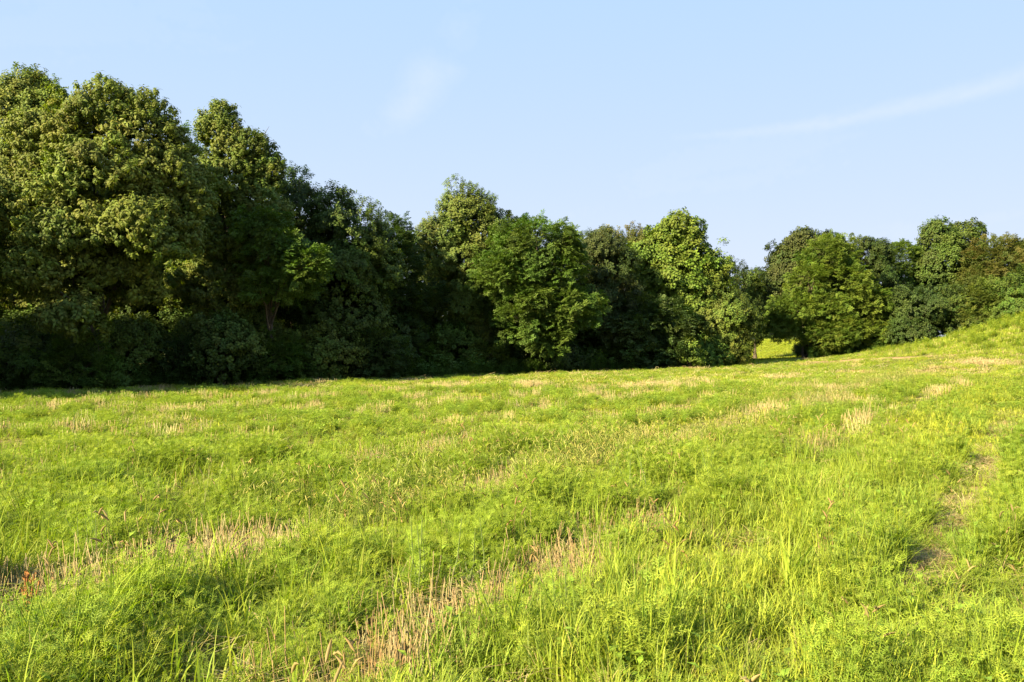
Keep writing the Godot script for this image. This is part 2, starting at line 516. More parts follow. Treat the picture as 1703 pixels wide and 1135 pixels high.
func sow(n: int, d0: float, d1: float, zone: String) -> void:
	var far := zone == "far"
	for i in n:
		var d := sqrt(lerpf(d0 * d0, d1 * d1, rng.randf()))
		var x := rnd(-1, 1) * (0.70 * d + 1.5)
		var gap := in_gap(x, d)
		var edge := wood_edge(x)
		if d > edge + 0.6 + n_fine.get_noise_2d(x * 6.0, d * 6.0) and not gap: continue
		var v := x * 0.8387 - d * 0.5446 + n_patch.get_noise_2d(x * 2.0, d * 2.0) * 0.5
		var a := n_patch.get_noise_2d(x * 4.0 + 300.0, d * 4.0)
		var f := n_fine.get_noise_2d(x * 9.0, d * 9.0)
		var g := n_patch.get_noise_2d(x * 1.3, d * 1.3 + 700.0)
		var hill := bank(x, d)
		if x > 16.0 and d > 50.0 and track_far(x, d) < 0.75 + f and rng.randf() < 0.88: continue
		var tan := 0.0
		for q in TAN_PATCHES: tan = maxf(tan, exp(-((x - q.x) * (x - q.x) + (d - q.y) * (d - q.y) * 0.35) / (q.z * q.z)))
		if hill > 0.12 and far and tan < 0.3:
			var u := rng.randf()
			if u < 0.12 + hill * 0.3 + f * 1.2: put("leafy_far", x, d, rnd(0.6, 1.0) * (1.0 + f * 1.2) * (0.7 + hill), rnd(0.7, 1.2), 0.3, vary(LEAFY.lerp(GRASS, rng.randf()), 0.2))
			elif u < 0.93: put("grass_far", x, d, rnd(0.8, 1.3), rnd(0.9, 1.6) * (0.8 + hill * 1.2), 0.3, vary(GRASS.lerp(GRASS2, rng.randf()), 0.16))
			else: put("stubble_far", x, d, rnd(0.7, 1.2), 1.2, 0.3, vary(STRAW, 0.2))
			continue
		var track := strip(v + (x * 0.8387 - d * 0.5446 - v), -0.72, 0.2 if d < 8.0 else 0.27) * (1.0 if d < 19.0 and d > 5.2 else 0.0)
		var cut := maxf(maxf(strip(v, -2.95, 0.34), strip(v, -5.5, 0.62)), maxf(strip(v, -8.2, 0.45) * 0.7, strip(v, -10.9, 0.5) * 0.6))
		if v < -12.0: cut = 0.85 * pow(absf(sin(v * 1.18)), 6.0)
		cut *= smoothstep(-0.15, 0.35, a + f * 0.5)
		if far: cut = maxf(cut * 0.35, smoothstep(0.34, 0.46, a) * 0.5)
		cut = maxf(cut, smoothstep(0.25, 0.7, tan + f * 0.3) * 1.3)
		var furrow := maxf(maxf(strip(v, -3.1, 0.33), strip(v, -5.8, 0.42)), maxf(strip(v, -8.4, 0.36), strip(v, -11.0, 0.36))) if v > -12.0 else 0.6 * pow(absf(sin((v + 12.3) * 1.18)), 8.0)
		if zone != "far" and furrow > 0.5 and rng.randf() < 0.45: continue
		var lush := strip(v, -1.85, 0.75) + strip(v, -4.3, 0.7) * 0.55 + strip(v, -7.1, 0.7) * 0.5
		var right := smoothstep(-0.45, 0.2, v)
		var ferny := clampf(strip(v, -4.1, 0.75) + strip(v, -6.9, 0.7) * 0.8 + (0.35 + g * 1.4 + f * 0.5 if v < -6.0 else 0.0) + strip(v, -3.4, 0.3) * 0.5, 0.0, 0.9)
		if far: ferny = clampf(0.35 + g, 0.1, 0.6)
		var fox := strip(v, -5.3, 1.1) * smoothstep(6.5, 9.0, d) * smoothstep(-0.2, 0.2, g + 0.12)
		if f < -0.2 and a < 0.1 and not far and rng.randf() < 0.55: continue
		var tint := GRASS.lerp(GRASS2, clampf(0.35 + g * 1.9 + a * 0.7 - lush * 0.5 + rnd(-0.2, 0.2), 0.0, 1.0))
		var u := rng.randf()
		if track > 0.4 and rng.randf() < 0.86 + f * 1.2:
			if u < 0.34: put("litter_" + ("near" if not far else "far"), x, d, rnd(0.6, 1.1), 1.3, 0.2, vary(STRAW.lerp(RUSSET, rng.randf() * 0.6), 0.2))
			elif u < 0.78: put("grass_" + zone, x, d, rnd(0.4, 0.7), rnd(0.5, 0.8), 0.5, vary(tint, 0.16))
			continue
		if u < cut * (0.58 if zone == "near" else 0.24):
			var dry := STRAW.lerp(RUSSET, clampf(rng.randf() * 0.6 + (0.3 if v > -4.0 and d < 14.0 else -0.2), 0.0, 1.0))
			put("stubble_" + zone, x, d, rnd(0.8, 1.2), rnd(0.8, 1.35), 0.15, vary(dry, 0.2))
			continue
		if u < cut * (0.76 if zone == "near" else 0.42) or (right > 0.5 and u < 0.12) or u < 0.018:
			put("litter_" + ("near" if not far else "far"), x, d, rnd(0.8, 1.3), 1.5, 0.2, vary(STRAW, 0.2))
			continue
		u = rng.randf()
		if u < (ferny * 0.36 + 0.03 + maxf(f, 0.0) * 0.5) * (1.0 - lush * 0.55):
			put("feather_" + zone, x, d, rnd(0.7, 1.15) * (1.0 + f * (1.0 if zone == "near" else 0.55) - cut * 0.25 - furrow * 0.35 + (lush * 0.25 if not far else 0.0)), rnd(0.65, 1.1), 0.3, vary(FEATH.lerp(GRASS if a + g > -0.05 else Color(0.215, 0.335, 0.055), rnd(0.0, 0.5)), 0.17))
			continue
		u = rng.randf()
		if zone == "near" and u > 0.996:
			put("foxtail_near", x, d, rnd(0.9, 1.3), rnd(0.7, 1.2), 0.4, vary(STRAW.lerp(RUSSET, rng.randf()), 0.2))
			continue
		if u < fox * (0.30 if not far else 0.12):
			put("foxtail_" + ("near" if not far else "far"), x, d, rnd(0.85, 1.2), rnd(0.85, 1.15), 0.2, vary(Color(0.36, 0.38, 0.12), 0.2))
			continue
		if not far and u > 0.74 and (f > -0.05 or right > 0.5):
			put("leafy_near", x, d, rnd(0.7, 1.5), rnd(0.7, 1.1), 0.3, vary(LEAFY, 0.2))
			continue
		if zone == "near" and u > 0.74 and g > -0.25 and v < -2.6:
			put("wide_near", x, d, rnd(0.6, 1.1), rnd(0.8, 1.1), 0.3, vary(GRASS2.lerp(GRASS, 0.3), 0.15))
			continue
		if u < 0.035 + furrow * 0.10: tint = Color(0.40, 0.36, 0.13)
		elif u < 0.22: tint = tint.lerp(Color(0.20, 0.27, 0.06), 0.6)
		var tallness := clampf(0.66 + lush * 0.45 + f * 1.1 - right * 0.25 + g * 0.35 - furrow * 0.5, 0.25, 1.5)
		put("grass_" + zone, x, d, rnd(0.85, 1.15), tallness * rnd(0.85, 1.2), 0.35, vary(tint, 0.16))


func cover(called: String, label: String, category: String, pieces: Array) -> void:
	var t := thing(called, label, category, Vector3.ZERO, "", "stuff")
	for p in pieces:
		if buf.has(p[0]):
			many(p[1], p[2], PackedFloat32Array(buf[p[0]]), t)


# ---------------------------------------------------------------- the ground
func build_ground() -> void:
	var mat := StandardMaterial3D.new()
	mat.vertex_color_use_as_albedo = true
	mat.albedo_texture = noise_tex(0.012, 11, Color(0.45, 0.42, 0.36), Color(1, 1, 1))
	mat.uv1_triplanar = true
	mat.uv1_world_triplanar = true
	mat.uv1_scale = Vector3(0.7, 0.7, 0.7)
	mat.normal_enabled = true
	mat.normal_texture = noise_tex(0.03, 12, Color.BLACK, Color.WHITE, true)
	mat.roughness = 0.95
	mat.metallic_specular = 0.2
	var v := PackedVector3Array()
	var c := PackedColorArray()
	var idx := PackedInt32Array()
	var around := 288
	var rings := [0.0]
	var r := 0.6
	while r < 2600.0:
		rings.append(r)
		r *= 1.042
	for q in rings:
		for k in around:
			var a: float = TAU * k / around
			var x: float = q * sin(a)
			var d: float = q * cos(a)
			var y := ground_y(x, d) if q < 130.0 else lie(x, d)
			v.append(Vector3(x, y, -d))
			var soil := Color(0.33, 0.27, 0.12).lerp(Color(0.22, 0.25, 0.06), clampf(0.4 + n_patch.get_noise_2d(x * 4.0, d * 4.0) * 1.2, 0.0, 1.0))
			if q > 45.0: soil = soil.lerp(Color(0.16, 0.21, 0.045), 0.6)
			c.append(soil)
	for i in rings.size() - 1:
		for k in around:
			var k2 := (k + 1) % around
			idx.append_array([i * around + k, (i + 1) * around + k2, (i + 1) * around + k, i * around + k, i * around + k2, (i + 1) * around + k2])
	var st := SurfaceTool.new()
	var arr := []
	arr.resize(Mesh.ARRAY_MAX)
	arr[Mesh.ARRAY_VERTEX] = v
	arr[Mesh.ARRAY_COLOR] = c
	arr[Mesh.ARRAY_INDEX] = idx
	var am := ArrayMesh.new()
	am.add_surface_from_arrays(Mesh.PRIMITIVE_TRIANGLES, arr)
	st.create_from(am, 0)
	st.generate_normals()
	am = st.commit()
	am.surface_set_material(0, mat)
	var o := MeshInstance3D.new()
	o.name = "meadow_ground"
	o.mesh = am
	add_child(o)
	o.set_meta("kind", "structure")
	o.set_meta("label", "earth of the meadow, the bank and the wood floor under the plants")
	o.set_meta("category", "ground")
	# worn earth: the trodden path at the right and the bare track at the foot of the bank
	path("footpath", "narrow trodden strip of bare earth and straw at the right of the meadow", [Vector2(2.5, 5.4), Vector2(2.8, 5.9), Vector2(4.5, 8.2), Vector2(6.25, 10.9), Vector2(8.7, 14.2), Vector2(12.5, 19.0)], 0.13)
	path("farm_track", "bare reddish earth track curving round the foot of the bank into the gap", TRACK, 0.8)


func path(called: String, label: String, line: Array, half: float) -> void:
	var cv := Curve3D.new()
	for p in line: cv.add_point(Vector3(p.x, 0, p.y))
	var b := MB.new()
	var n := int(cv.get_baked_length() / 0.25)
	var before := []
	for i in n + 1:
		var p := cv.sample_baked(cv.get_baked_length() * i / n, true)
		var q := cv.sample_baked(minf(cv.get_baked_length(), cv.get_baked_length() * i / n + 0.1), true) - cv.sample_baked(maxf(0.0, cv.get_baked_length() * i / n - 0.1), true)
		var s := Vector3(q.z, 0, -q.x).normalized()
		var now := []
		for k in 5:
			var off := (k / 2.0 - 1.0) * half * (1.0 + 0.5 * n_fine.get_noise_2d(i * 7.0, k * 300.0))
			var w := p + s * off
			now.append(Vector3(w.x, ground_y(w.x, w.z) + (0.03 if k in [1, 2, 3] else -0.05), -w.z))
		if before:
			for k in 4:
				var col := Color(0.33, 0.225, 0.115) * (0.8 + 0.3 * n_fine.get_noise_2d(i * 20.0, k * 50.0))
				b.tri(before[k], now[k], before[k + 1], col); b.tri(before[k + 1], now[k], now[k + 1], col)
		before = now
	var o := MeshInstance3D.new()
	o.name = called
	o.mesh = b.mesh(dry_mat)
	add_child(o)
	o.set_meta("kind", "structure")
	o.set_meta("label", label)
	o.set_meta("category", "path")


func sky_cover() -> ImageTexture:   # thin high cloud, drawn out into wisps
	var w := 2048
	var h := 1024
	var data := PackedByteArray()
	data.resize(w * h * 4)
	var n := FastNoiseLite.new()
	n.seed = 5
	n.frequency = 0.9
	n.fractal_octaves = 5
	n.domain_warp_enabled = true
	n.domain_warp_amplitude = 0.5
	n.domain_warp_frequency = 0.7
	for j in h / 2:
		var el := (0.5 - (j + 0.5) / h) * 180.0
		for i in w:
			var az := wrapf((i + 0.5) / w * 360.0, -180.0, 180.0)
			var e := deg_to_rad(el)
			var p := Vector3(sin(deg_to_rad(az)) * cos(e), sin(e), -cos(deg_to_rad(az)) * cos(e))
			var m := n.get_noise_3d(p.x * 1.2 + p.y * 2.0, p.y * 9.0 - p.x * 2.2, p.z * 1.4)
			var a := clampf((m - 0.3) * 0.05, 0.0, 0.006)
			# two longer streaks
			var s1 := (el - (13.9 + 0.0042 * (az - 12.0) * (az - 12.0))) / (0.2 + 0.018 * absf(az - 12.0))
			var k1 := exp(-s1 * s1) * smoothstep(8.0, 20.0, az) * (1.0 - smoothstep(36.0, 55.0, az)) * (0.75 + 0.9 * n.get_noise_3d(p.x * 5.0, p.y * 22.0, 3.0))
			var u := (az + 9.3 - (el - 14.3) * 0.85 + 1.2 * n.get_noise_2d(az * 0.06, el * 0.12))
			var s2 := u / 1.9
			var k2 := exp(-s2 * s2) * smoothstep(12.5, 16.0, el) * (1.0 - smoothstep(18.0, 27.0, el)) * (0.6 + 0.9 * n.get_noise_3d(p.x * 7.0, p.y * 9.0, 8.0))
			a = clampf(a + 0.034 * maxf(k1, 0.0) + 0.024 * maxf(k2, 0.0), 0.0, 0.14) * smoothstep(0.0, 7.0, el)
			var at := (j * w + i) * 4
			data[at] = 255
			data[at + 1] = 205
			data[at + 2] = 190
			data[at + 3] = int(a * 255.0)
	return ImageTexture.create_from_image(Image.create_from_data(w, h, false, Image.FORMAT_RGBA8, data))


func _ready() -> void:
	# camera
	var cam := Camera3D.new()
	cam.name = "camera"
	cam.fov = 44.86
	cam.near = 0.1
	cam.far = 6000.0
	cam.position = Vector3(0, 1.7, 0)
	cam.rotation_degrees = Vector3(0.31, 0, 0)
	add_child(cam)
	cam.current = true
	# sky, exposure
	var sky_mat := ProceduralSkyMaterial.new()
	sky_mat.sky_top_color = Color(0.356, 0.441, 0.536)
	sky_mat.sky_horizon_color = Color(0.484, 0.499, 0.531)
	sky_mat.sky_curve = 0.19
	sky_mat.ground_bottom_color = Color(0.2, 0.23, 0.10)
	sky_mat.ground_horizon_color = Color(0.45, 0.48, 0.46)
	sky_mat.sun_angle_max = 20.0
	sky_mat.sky_cover = sky_cover()
	var env := Environment.new()
	env.background_mode = Environment.BG_SKY
	env.sky = Sky.new()
	env.sky.sky_material = sky_mat
	env.tonemap_mode = Environment.TONE_MAPPER_LINEAR
	env.tonemap_exposure = 4.25
	env.sdfgi_enabled = true
	env.ssao_enabled = true
	env.ssil_enabled = true
	var we := WorldEnvironment.new()
	we.name = "world_environment"
	we.environment = env
	add_child(we)
	# low warm sun from the left, a little behind the camera
	var sun := DirectionalLight3D.new()
	sun.name = "sun"
	sun.light_energy = 1.6
	sun.light_color = Color(1.0, 0.92, 0.74)
	sun.light_angular_distance = 0.5
	sun.shadow_enabled = true
	var to_sun := Vector3(-0.77 * cos(deg_to_rad(29.0)), sin(deg_to_rad(29.0)), 0.64 * cos(deg_to_rad(29.0)))
	sun.look_at_from_position(to_sun * 100.0, Vector3.ZERO)
	add_child(sun)

	# shared tools
	rng.seed = 20
	n_patch.seed = 3; n_patch.frequency = 0.06; n_patch.fractal_octaves = 3
	n_fine.seed = 4; n_fine.frequency = 0.06; n_fine.fractal_octaves = 2
	n_bump.seed = 9; n_bump.frequency = 0.16; n_bump.fractal_octaves = 2
	leaf_mat = plant_mat(Color(0.80, 0.86, 0.35), 0.55, 0.3)
	grass_mat = plant_mat(Color(0.90, 0.95, 0.42), 0.55, 0.3)
	dry_mat = plant_mat(Color(0.35, 0.3, 0.2), 0.8, 0.2)
	bark_mat = StandardMaterial3D.new()
	bark_mat.albedo_texture = noise_tex(0.02, 21, Color(0.20, 0.17, 0.14), Color(0.46, 0.42, 0.36))
	bark_mat.vertex_color_use_as_albedo = true
	bark_mat.uv1_triplanar = true
	bark_mat.uv1_scale = Vector3(3.0, 0.7, 3.0)
	bark_mat.normal_enabled = true
	bark_mat.normal_texture = noise_tex(0.02, 21, Color.BLACK, Color.WHITE, true)
	bark_mat.roughness = 0.9

	build_ground()
	build_sprigs()
	build_trees()
	build_meadow()
	build_single_plants()


func build_trees() -> void:
	plant("broadleaf_tree","tallest pale yellow-green tree at the far left edge of the wood","tree","","broad","pale",-27.84,-46.60,[[1.87,15.67,2.6,0.96,1.22],[1.05,14.21,2.3,1.68,1.55],[2.99,13.97,2.6,1.47,1.47],[2.35,10.61,2.6,2.88,3.52],[0.63,5.57,1.6,3.11,4.25]],0.9,1,0)
	plant("broadleaf_tree","huge broad olive-green tree with drooping leaf clusters filling the left of the wood","tree","","droop","olive",-19.77,-39.60,[[1.3,12.24,2.6,1.51,1.35],[2.91,11.59,2,1.8,1.59],[-0.85,11.17,2.6,1.67,1.51],[1.7,9.65,3.4,1.95,1.42],[3.84,9.58,1.8,1.54,1.59],[-1.43,8.54,3,2.02,1.49],[1.09,6.94,4,1.97,1.4],[3.29,6.99,3.6,1.78,1.47],[4.61,7.38,1.8,1.26,1.81],[0.15,5.22,4.4,1.79,1.23],[1.87,4.99,2.4,1.62,1.19],[1.31,3.27,5,1.06,1.16],[-2.64,6.12,3.2,1.75,1.54]],1,1.1,0)
	plant("broadleaf_tree","tall pointed tree with an uneven lit crown, right of the huge olive tree","tree","","droop","olive2",-15.47,-45.60,[[0.1,13.32,2.6,0.91,1.19],[1.19,11.88,2.6,1.44,1.19],[2.42,11.08,2.4,1.01,1.38],[0.46,10.35,2.9,1.55,1.37],[2.29,9.01,2.6,1.31,1.5],[0.59,7.97,2.2,2.02,1.77],[0.06,5.17,1.6,2.5,1.86],[0.41,2.62,1.2,2.39,1.94]],0.9,1,1)
	plant("broadleaf_tree","dark rounded tree with dense crown just right of the tall pointed tree","tree","","broad","dark",-13.30,-50.60,[[0.68,9.87,2.6,1.68,1.82],[1.03,5.96,2.6,2.09,4.01]],1,1,0)
	plant("broadleaf_tree","light yellow-green smaller tree lit in front of the tall pointed tree","tree","","spray","fresh",-12.63,-43.80,[[0.06,7.92,2.6,1.08,0.84],[1.28,6.99,2.9,1.13,0.83],[2.35,5.94,3,1.01,0.89],[0.3,6.27,2.6,1.14,0.84],[0.94,4.96,2.2,1.33,0.91]],0.8,1,0)
	plant("broadleaf_tree","ragged tree with a spiky dark tip and sunlit right flank, mid left of the wood","tree","","broad","mid",-10.08,-49.60,[[-0.29,9.53,2.6,0.96,1.5],[0.97,7.89,2.6,1.98,1.98],[2.19,6.55,2.3,1.17,2.41],[0.29,4.81,2.6,2.39,3.59]],0.85,1,0)
	plant("broadleaf_tree","low dark smooth-topped tree in the dip of the treetops","tree","","spray","dark",-8.00,-54.60,[[0.19,7.37,2.6,1.74,2.19],[0.38,3.78,2.6,2.19,3.4]],1,1,0)
	plant("broadleaf_tree","big domed olive-yellow tree standing above the middle of the wood","tree","","broad","pale2",-3.69,-58.60,[[0.37,10.8,2.6,1.79,1.47],[-1.03,9.13,2.9,1.46,1.38],[-2.48,8.35,2.6,1.1,1.3],[1.79,9.29,2.6,1.3,1.47],[0.2,7.69,3.1,1.86,1.45],[2.19,6.94,2.4,1.39,1.96],[-0.47,4.91,2.3,2.37,2.37],[1.78,3.07,2.1,1.97,1.97]],0.9,1,0)
	plant("broadleaf_tree","narrow green tree squeezed between the domed tree and the overhanging tree","tree","","spray","mid",-0.41,-59.60,[[0.14,8.72,2.6,1.33,1.91],[0.35,4.9,2.6,1.99,3.52]],1,1,0)
	plant("broadleaf_tree","bright green flat-topped tree whose long lit branches hang down to the field","tree","","spray","fresh",1.62,-55.10,[[-0.15,8.37,2.6,2.29,1.45],[-2.13,6.27,3.4,1.73,1.2],[1.28,6.58,2.9,1.75,1.21],[-0.86,4.65,3.6,1.42,0.97],[1.95,4.32,2.6,1.68,1.22],[-1.49,2.69,4.2,0.96,1.48],[0.91,2.26,2.8,1.37,1.37],[-0.51,3.52,1.4,1.95,2.34]],0.85,1.1,0)
	plant("broadleaf_tree","dull dark olive tree right of the bright flat-topped tree","tree","","broad","dark2",6.65,-61.60,[[-0.28,7.5,2.6,2.06,2.15],[-0.07,3.63,2.6,2.49,3.43]],1,1,0)
	plant("broadleaf_tree","brownish-tinged tree rising behind the dull olive tree","tree","","broad","brown",9.07,-68.00,[[0,9.44,0,2.87,1.88],[-0.25,5.88,0,2.97,3.71]],0.9,1,0)
	plant("broadleaf_tree","bright yellow-green conical tree with large leaves, peak of the right half of the wood","tree","","plane","lime",12.71,-65.60,[[-0.14,10.09,2.6,1.47,1.56],[-1.09,8.7,2.8,1.55,1.28],[0.96,8.49,2.6,1.56,1.47],[-2.61,7.8,2.6,1.56,1.65],[2.57,7.13,2.4,1.29,1.84],[-0.74,6.48,3.1,2.09,1.55],[1.05,5.05,2.6,2.11,1.56],[-1.7,4.69,2.6,2.11,1.56],[0.06,4.19,1.4,2.8,2.8]],0.9,1,0)
	plant("broadleaf_tree","thin dark tree with sky showing through its branches beside the conical tree","tree","","broad","dark2",18.56,-72.00,[[0,7.27,0,1.68,1.89],[-0.58,4.39,0,1.89,3.14]],0.6,0.55,1)
	plant("broadleaf_tree","small dark tree with a pointed pale tip at the left side of the gap","tree","","broad","mid",21.64,-76.00,[[-0.06,6.99,0,1.11,1.77],[0.17,3.95,0,1.88,2.43]],0.7,1,0)
	plant("layered_tree","dark layered tree with flat tiers of foliage below the conical tree","tree","","layer","layer",9.71,-61.10,[[-0.84,3.15,2.6,3.15,2.04],[0.12,1.36,3.2,2.44,1.26],[1.68,3.99,2.8,1.27,1.27]],0.8,1,0)
	plant("shrub","wide rounded bush with brownish patches at the left side of the gap","bush","","broad","olive2",15.94,-62.00,[[-0.23,3.57,0,2.34,1.98],[0.01,1.67,0.5,1.97,1.52],[1.13,2.44,0.3,0.9,1.97]],0.75,1,0)
	plant("sapling","little pale sapling alone in front of the layered dark tree","sapling","","broad","bright",12.17,-57.00,[[0,1.07,0,0.7,0.91]],0.35,1,0)
	plant("broadleaf_tree","dark olive round-headed tree with the broad dome right of the gap","tree","","plane","dark2",28.17,-78.00,[[-0.17,10.32,0,2.27,1.76],[-2.16,8.9,0,1.87,1.87],[2.18,8.92,-0.2,1.99,1.99],[-0.31,7.45,0.4,2.71,1.92],[-2.95,6.52,0,1.53,1.87],[3.18,6.66,-0.3,1.82,2.16],[0.05,4.85,-0.6,3.32,2.17]],0.9,1,0)
	plant("broadleaf_tree","bright yellow-green spreading tree on a visible dark trunk right of the gap","tree","","spray","lime",25.55,-72.50,[[2.44,9.25,-1,1.92,1.71],[0.32,6.79,-0.3,1.69,1.32],[3.64,6.66,0,2.11,1.48],[-0.88,4.37,0.4,1.78,1.15],[2.35,4.52,0.6,1.67,1.15],[5.59,4.92,0,1.42,1.32],[3.08,2.42,1,1.66,1.14],[6.14,2.44,0.3,1.37,1.16],[1.55,2.11,1.2,1.35,1.24],[-1.89,3.07,0.3,1.16,1.05]],0.8,1,2)
	plant("broadleaf_tree","narrow dark green tree with a knob-shaped top behind the spreading bright tree","tree","","broad","dark",34.21,-79.00,[[-0.11,9.37,0,1.72,1.95],[0.46,6.09,0,2.18,3.33]],0.8,1,0)
	plant("broadleaf_tree","light green mid-height tree between the knob-topped tree and the twin-headed tree","tree","","spray","fresh",39.62,-84.00,[[0,9.16,0,2.08,2.08],[0,5.8,0,2.69,3.42]],0.9,1,0)
	plant("broadleaf_tree","tall twin-headed tree standing highest of the trees behind the bank","tree","","plane","mid",43.97,-83.00,[[-1.09,11.36,0,1.45,1.93],[1.45,11.12,0,1.51,2.05],[-0.12,8.52,0,3.14,2.66],[-0.48,4.9,0,3.5,3.5]],0.85,1,0)
	plant("broadleaf_tree","rusty brown tinged tree at the right behind the bank","tree","","spray","rust",45.28,-77.00,[[0,7.24,0,2.58,2.46],[2.1,7.74,-0.5,1.92,1.92],[-1.41,4.69,0.5,2.56,2.56]],0.9,1,0)
	plant("broadleaf_tree","dark green tree cut by the right edge of the picture behind the bank","tree","","broad","dark",50.24,-80.00,[[0.17,7.66,0,2.09,2.68],[-0.17,4.46,0,2.79,3.2]],0.9,1,0)
	plant("shrub","dark pointed-leaf bush left of the bank foot under the light green tree","bush","","broad","dark",35.04,-71.00,[[0,2.84,0,2.27,2.07],[-0.61,0.77,0.4,2.36,1.33]],0.7,1,0)
	plant("shrub","mid-green bush first on the rim of the bank under the twin-headed tree","bush","","broad","mid",38.24,-71.00,[[-0.1,2.49,0,1.96,1.86],[0.14,1.19,0.5,1.74,1.13]],0.7,1,0)
	plant("shrub","leafy olive bush in the middle of the row along the rim of the bank","bush","","spray","olive2",40.24,-70.00,[[-0.1,2.09,0,1.93,1.83],[-0.39,0.8,0.5,1.72,0.81]],0.7,1,0)
	plant("shrub","fresh green bush at the right end of the row along the rim of the bank","bush","","broad","fresh",42.18,-69.00,[[0,2.16,0,1.91,2.01],[-0.34,0.89,0.4,2,0.9]],0.7,1,0)
	plant("broadleaf_tree","shadowy tree standing at the back of the gap in the trees","tree","","spray","dark",24.71,-84.00,[[1.34,5.99,0,1.83,2.81],[0.37,5.08,0,1.22,2.2]],0.8,1,0)
	plant("broadleaf_tree","small bushy tree with dark thin stems beside the spreading bright tree","tree","","spray","mid",30.82,-73.50,[[0.64,1.64,0,1.92,1.39],[2.51,2.17,0,1.39,1.82]],0.7,1,2)
	plant("shrub","dark bush at the foot of the wood at the far left","bush","shaded bushes along the foot of the wood","broad","mid",-22.39,-37.70,[[0,1.36,0,1.7,1.43]],0.7,1,0)
	plant("shrub","dark bush below the drooping branch of the huge olive tree","bush","shaded bushes along the foot of the wood","spray","fresh",-19.47,-36.60,[[0,0.94,0,1.33,1.06]],0.7,1,0)
	plant("shrub","tall dark bush below the middle of the huge olive tree","bush","shaded bushes along the foot of the wood","broad","olive2",-18.67,-39.70,[[0,1.42,0,1.67,1.56]],0.7,1,0)
	plant("shrub","dark bush between the huge olive tree and the tall pointed tree","bush","shaded bushes along the foot of the wood","spray","dark",-16.32,-40.70,[[0,1.23,0,1.54,1.36]],0.7,1,0)
	plant("shrub","faintly lit leafy bush below the tall pointed tree","bush","shaded bushes along the foot of the wood","broad","mid",-13.98,-40.10,[[0,1.8,0,1.28,1.69]],0.7,1,0)
	plant("shrub","low dark bush below the light yellow-green smaller tree","bush","shaded bushes along the foot of the wood","spray","fresh",-12.41,-42.70,[[0,0.9,0,1.55,1.12]],0.7,1,0)
	plant("shrub","dark bush below the ragged spiky tree","bush","shaded bushes along the foot of the wood","broad","olive2",-10.29,-44.70,[[0,1.41,0,1.76,1.63]],0.7,1,0)
	plant("shrub","dark green bush left of the dip in the treetops","bush","shaded bushes along the foot of the wood","spray","dark",-8.03,-46.10,[[0,1.44,0,1.68,1.61]],0.7,1,0)
	plant("shrub","flat-tiered bush below the dip in the treetops","bush","shaded bushes along the foot of the wood","layer","mid",-6.25,-50.70,[[0,1.3,0,1.7,1.55]],0.7,1,0)
	plant("shrub","green bush below the domed olive-yellow tree","bush","shaded bushes along the foot of the wood","broad","fresh",-3.85,-53.20,[[0,1.33,0,1.7,1.55]],0.7,1,0)
	plant("shrub","small tiered bush left of the hanging lit branches","bush","shaded bushes along the foot of the wood","layer","olive2",-1.51,-52.60,[[0,0.84,0,1.3,0.99]],0.7,1,0)
	plant("shrub","dark bush right of the hanging lit branches","bush","shaded bushes along the foot of the wood","broad","dark",2.95,-55.20,[[0,1.06,0,1.85,1.28]],0.7,1,0)
	plant("shrub","dark bush left of the layered tree","bush","shaded bushes along the foot of the wood","spray","mid",5.95,-58.20,[[0,1.28,0,1.95,1.61]],0.7,1,0)
	plant("shrub","small dark bush left of the brown-patched bush","bush","shaded bushes along the foot of the wood","broad","fresh",14.48,-60.60,[[0,0.91,0,1.32,1.06]],0.7,1,0)
	plant("broadleaf_tree","tree deep in the shade of the wood, seen only between the front trees","tree","trees deep in the wood behind the front row","broad","fresh",-34.31,-59.60,[[1.5,6.59,2.6,4.56,6.63]],1.3,0.8,0)
	plant("broadleaf_tree","tree deep in the shade of the wood, seen only between the front trees","tree","trees deep in the wood behind the front row","broad","mid",-29.19,-61.60,[[1.23,6.25,2.6,4.72,6.44]],1.3,0.8,0)
	plant("broadleaf_tree","tree deep in the shade of the wood, seen only between the front trees","tree","trees deep in the wood behind the front row","broad","dark",-23.74,-62.60,[[0.99,5.81,2.6,4.8,6.11]],1.3,0.8,0)
	plant("broadleaf_tree","tree deep in the shade of the wood, seen only between the front trees","tree","trees deep in the wood behind the front row","broad","fresh",-20.27,-64.60,[[0.82,4.99,2.6,4.51,5.41]],1.3,0.8,0)
	plant("broadleaf_tree","tree deep in the shade of the wood, seen only between the front trees","tree","trees deep in the wood behind the front row","broad","mid",-15.43,-64.00,[[0,4.09,0,4.19,4.65]],1.3,0.8,0)
	plant("broadleaf_tree","tree deep in the shade of the wood, seen only between the front trees","tree","trees deep in the wood behind the front row","broad","mid",-31.04,-52.60,[[1.53,7.09,2.6,4,6.91]],1.3,0.8,0)
	plant("broadleaf_tree","tree deep in the shade of the wood, seen only between the front trees","tree","trees deep in the wood behind the front row","broad","olive2",-25.31,-49.60,[[1.33,7.4,2.6,3.76,6.84]],1.3,0.8,0)
	plant("broadleaf_tree","tree deep in the shade of the wood, seen only between the front trees","tree","trees deep in the wood behind the front row","broad","fresh",-20.70,-51.60,[[1.04,6.86,2.6,3.92,6.77]],1.3,0.8,0)
	plant("broadleaf_tree","tree deep in the shade of the wood, seen only between the front trees","tree","trees deep in the wood behind the front row","broad","dark",-16.24,-55.60,[[0.76,5.66,2.6,3.85,5.78]],1.3,0.8,0)
	plant("broadleaf_tree","tree deep in the shade of the wood, seen only between the front trees","tree","trees deep in the wood behind the front row","broad","mid",-10.90,-59.60,[[0.48,4.21,2.6,3.73,4.56]],1.3,0.8,0)
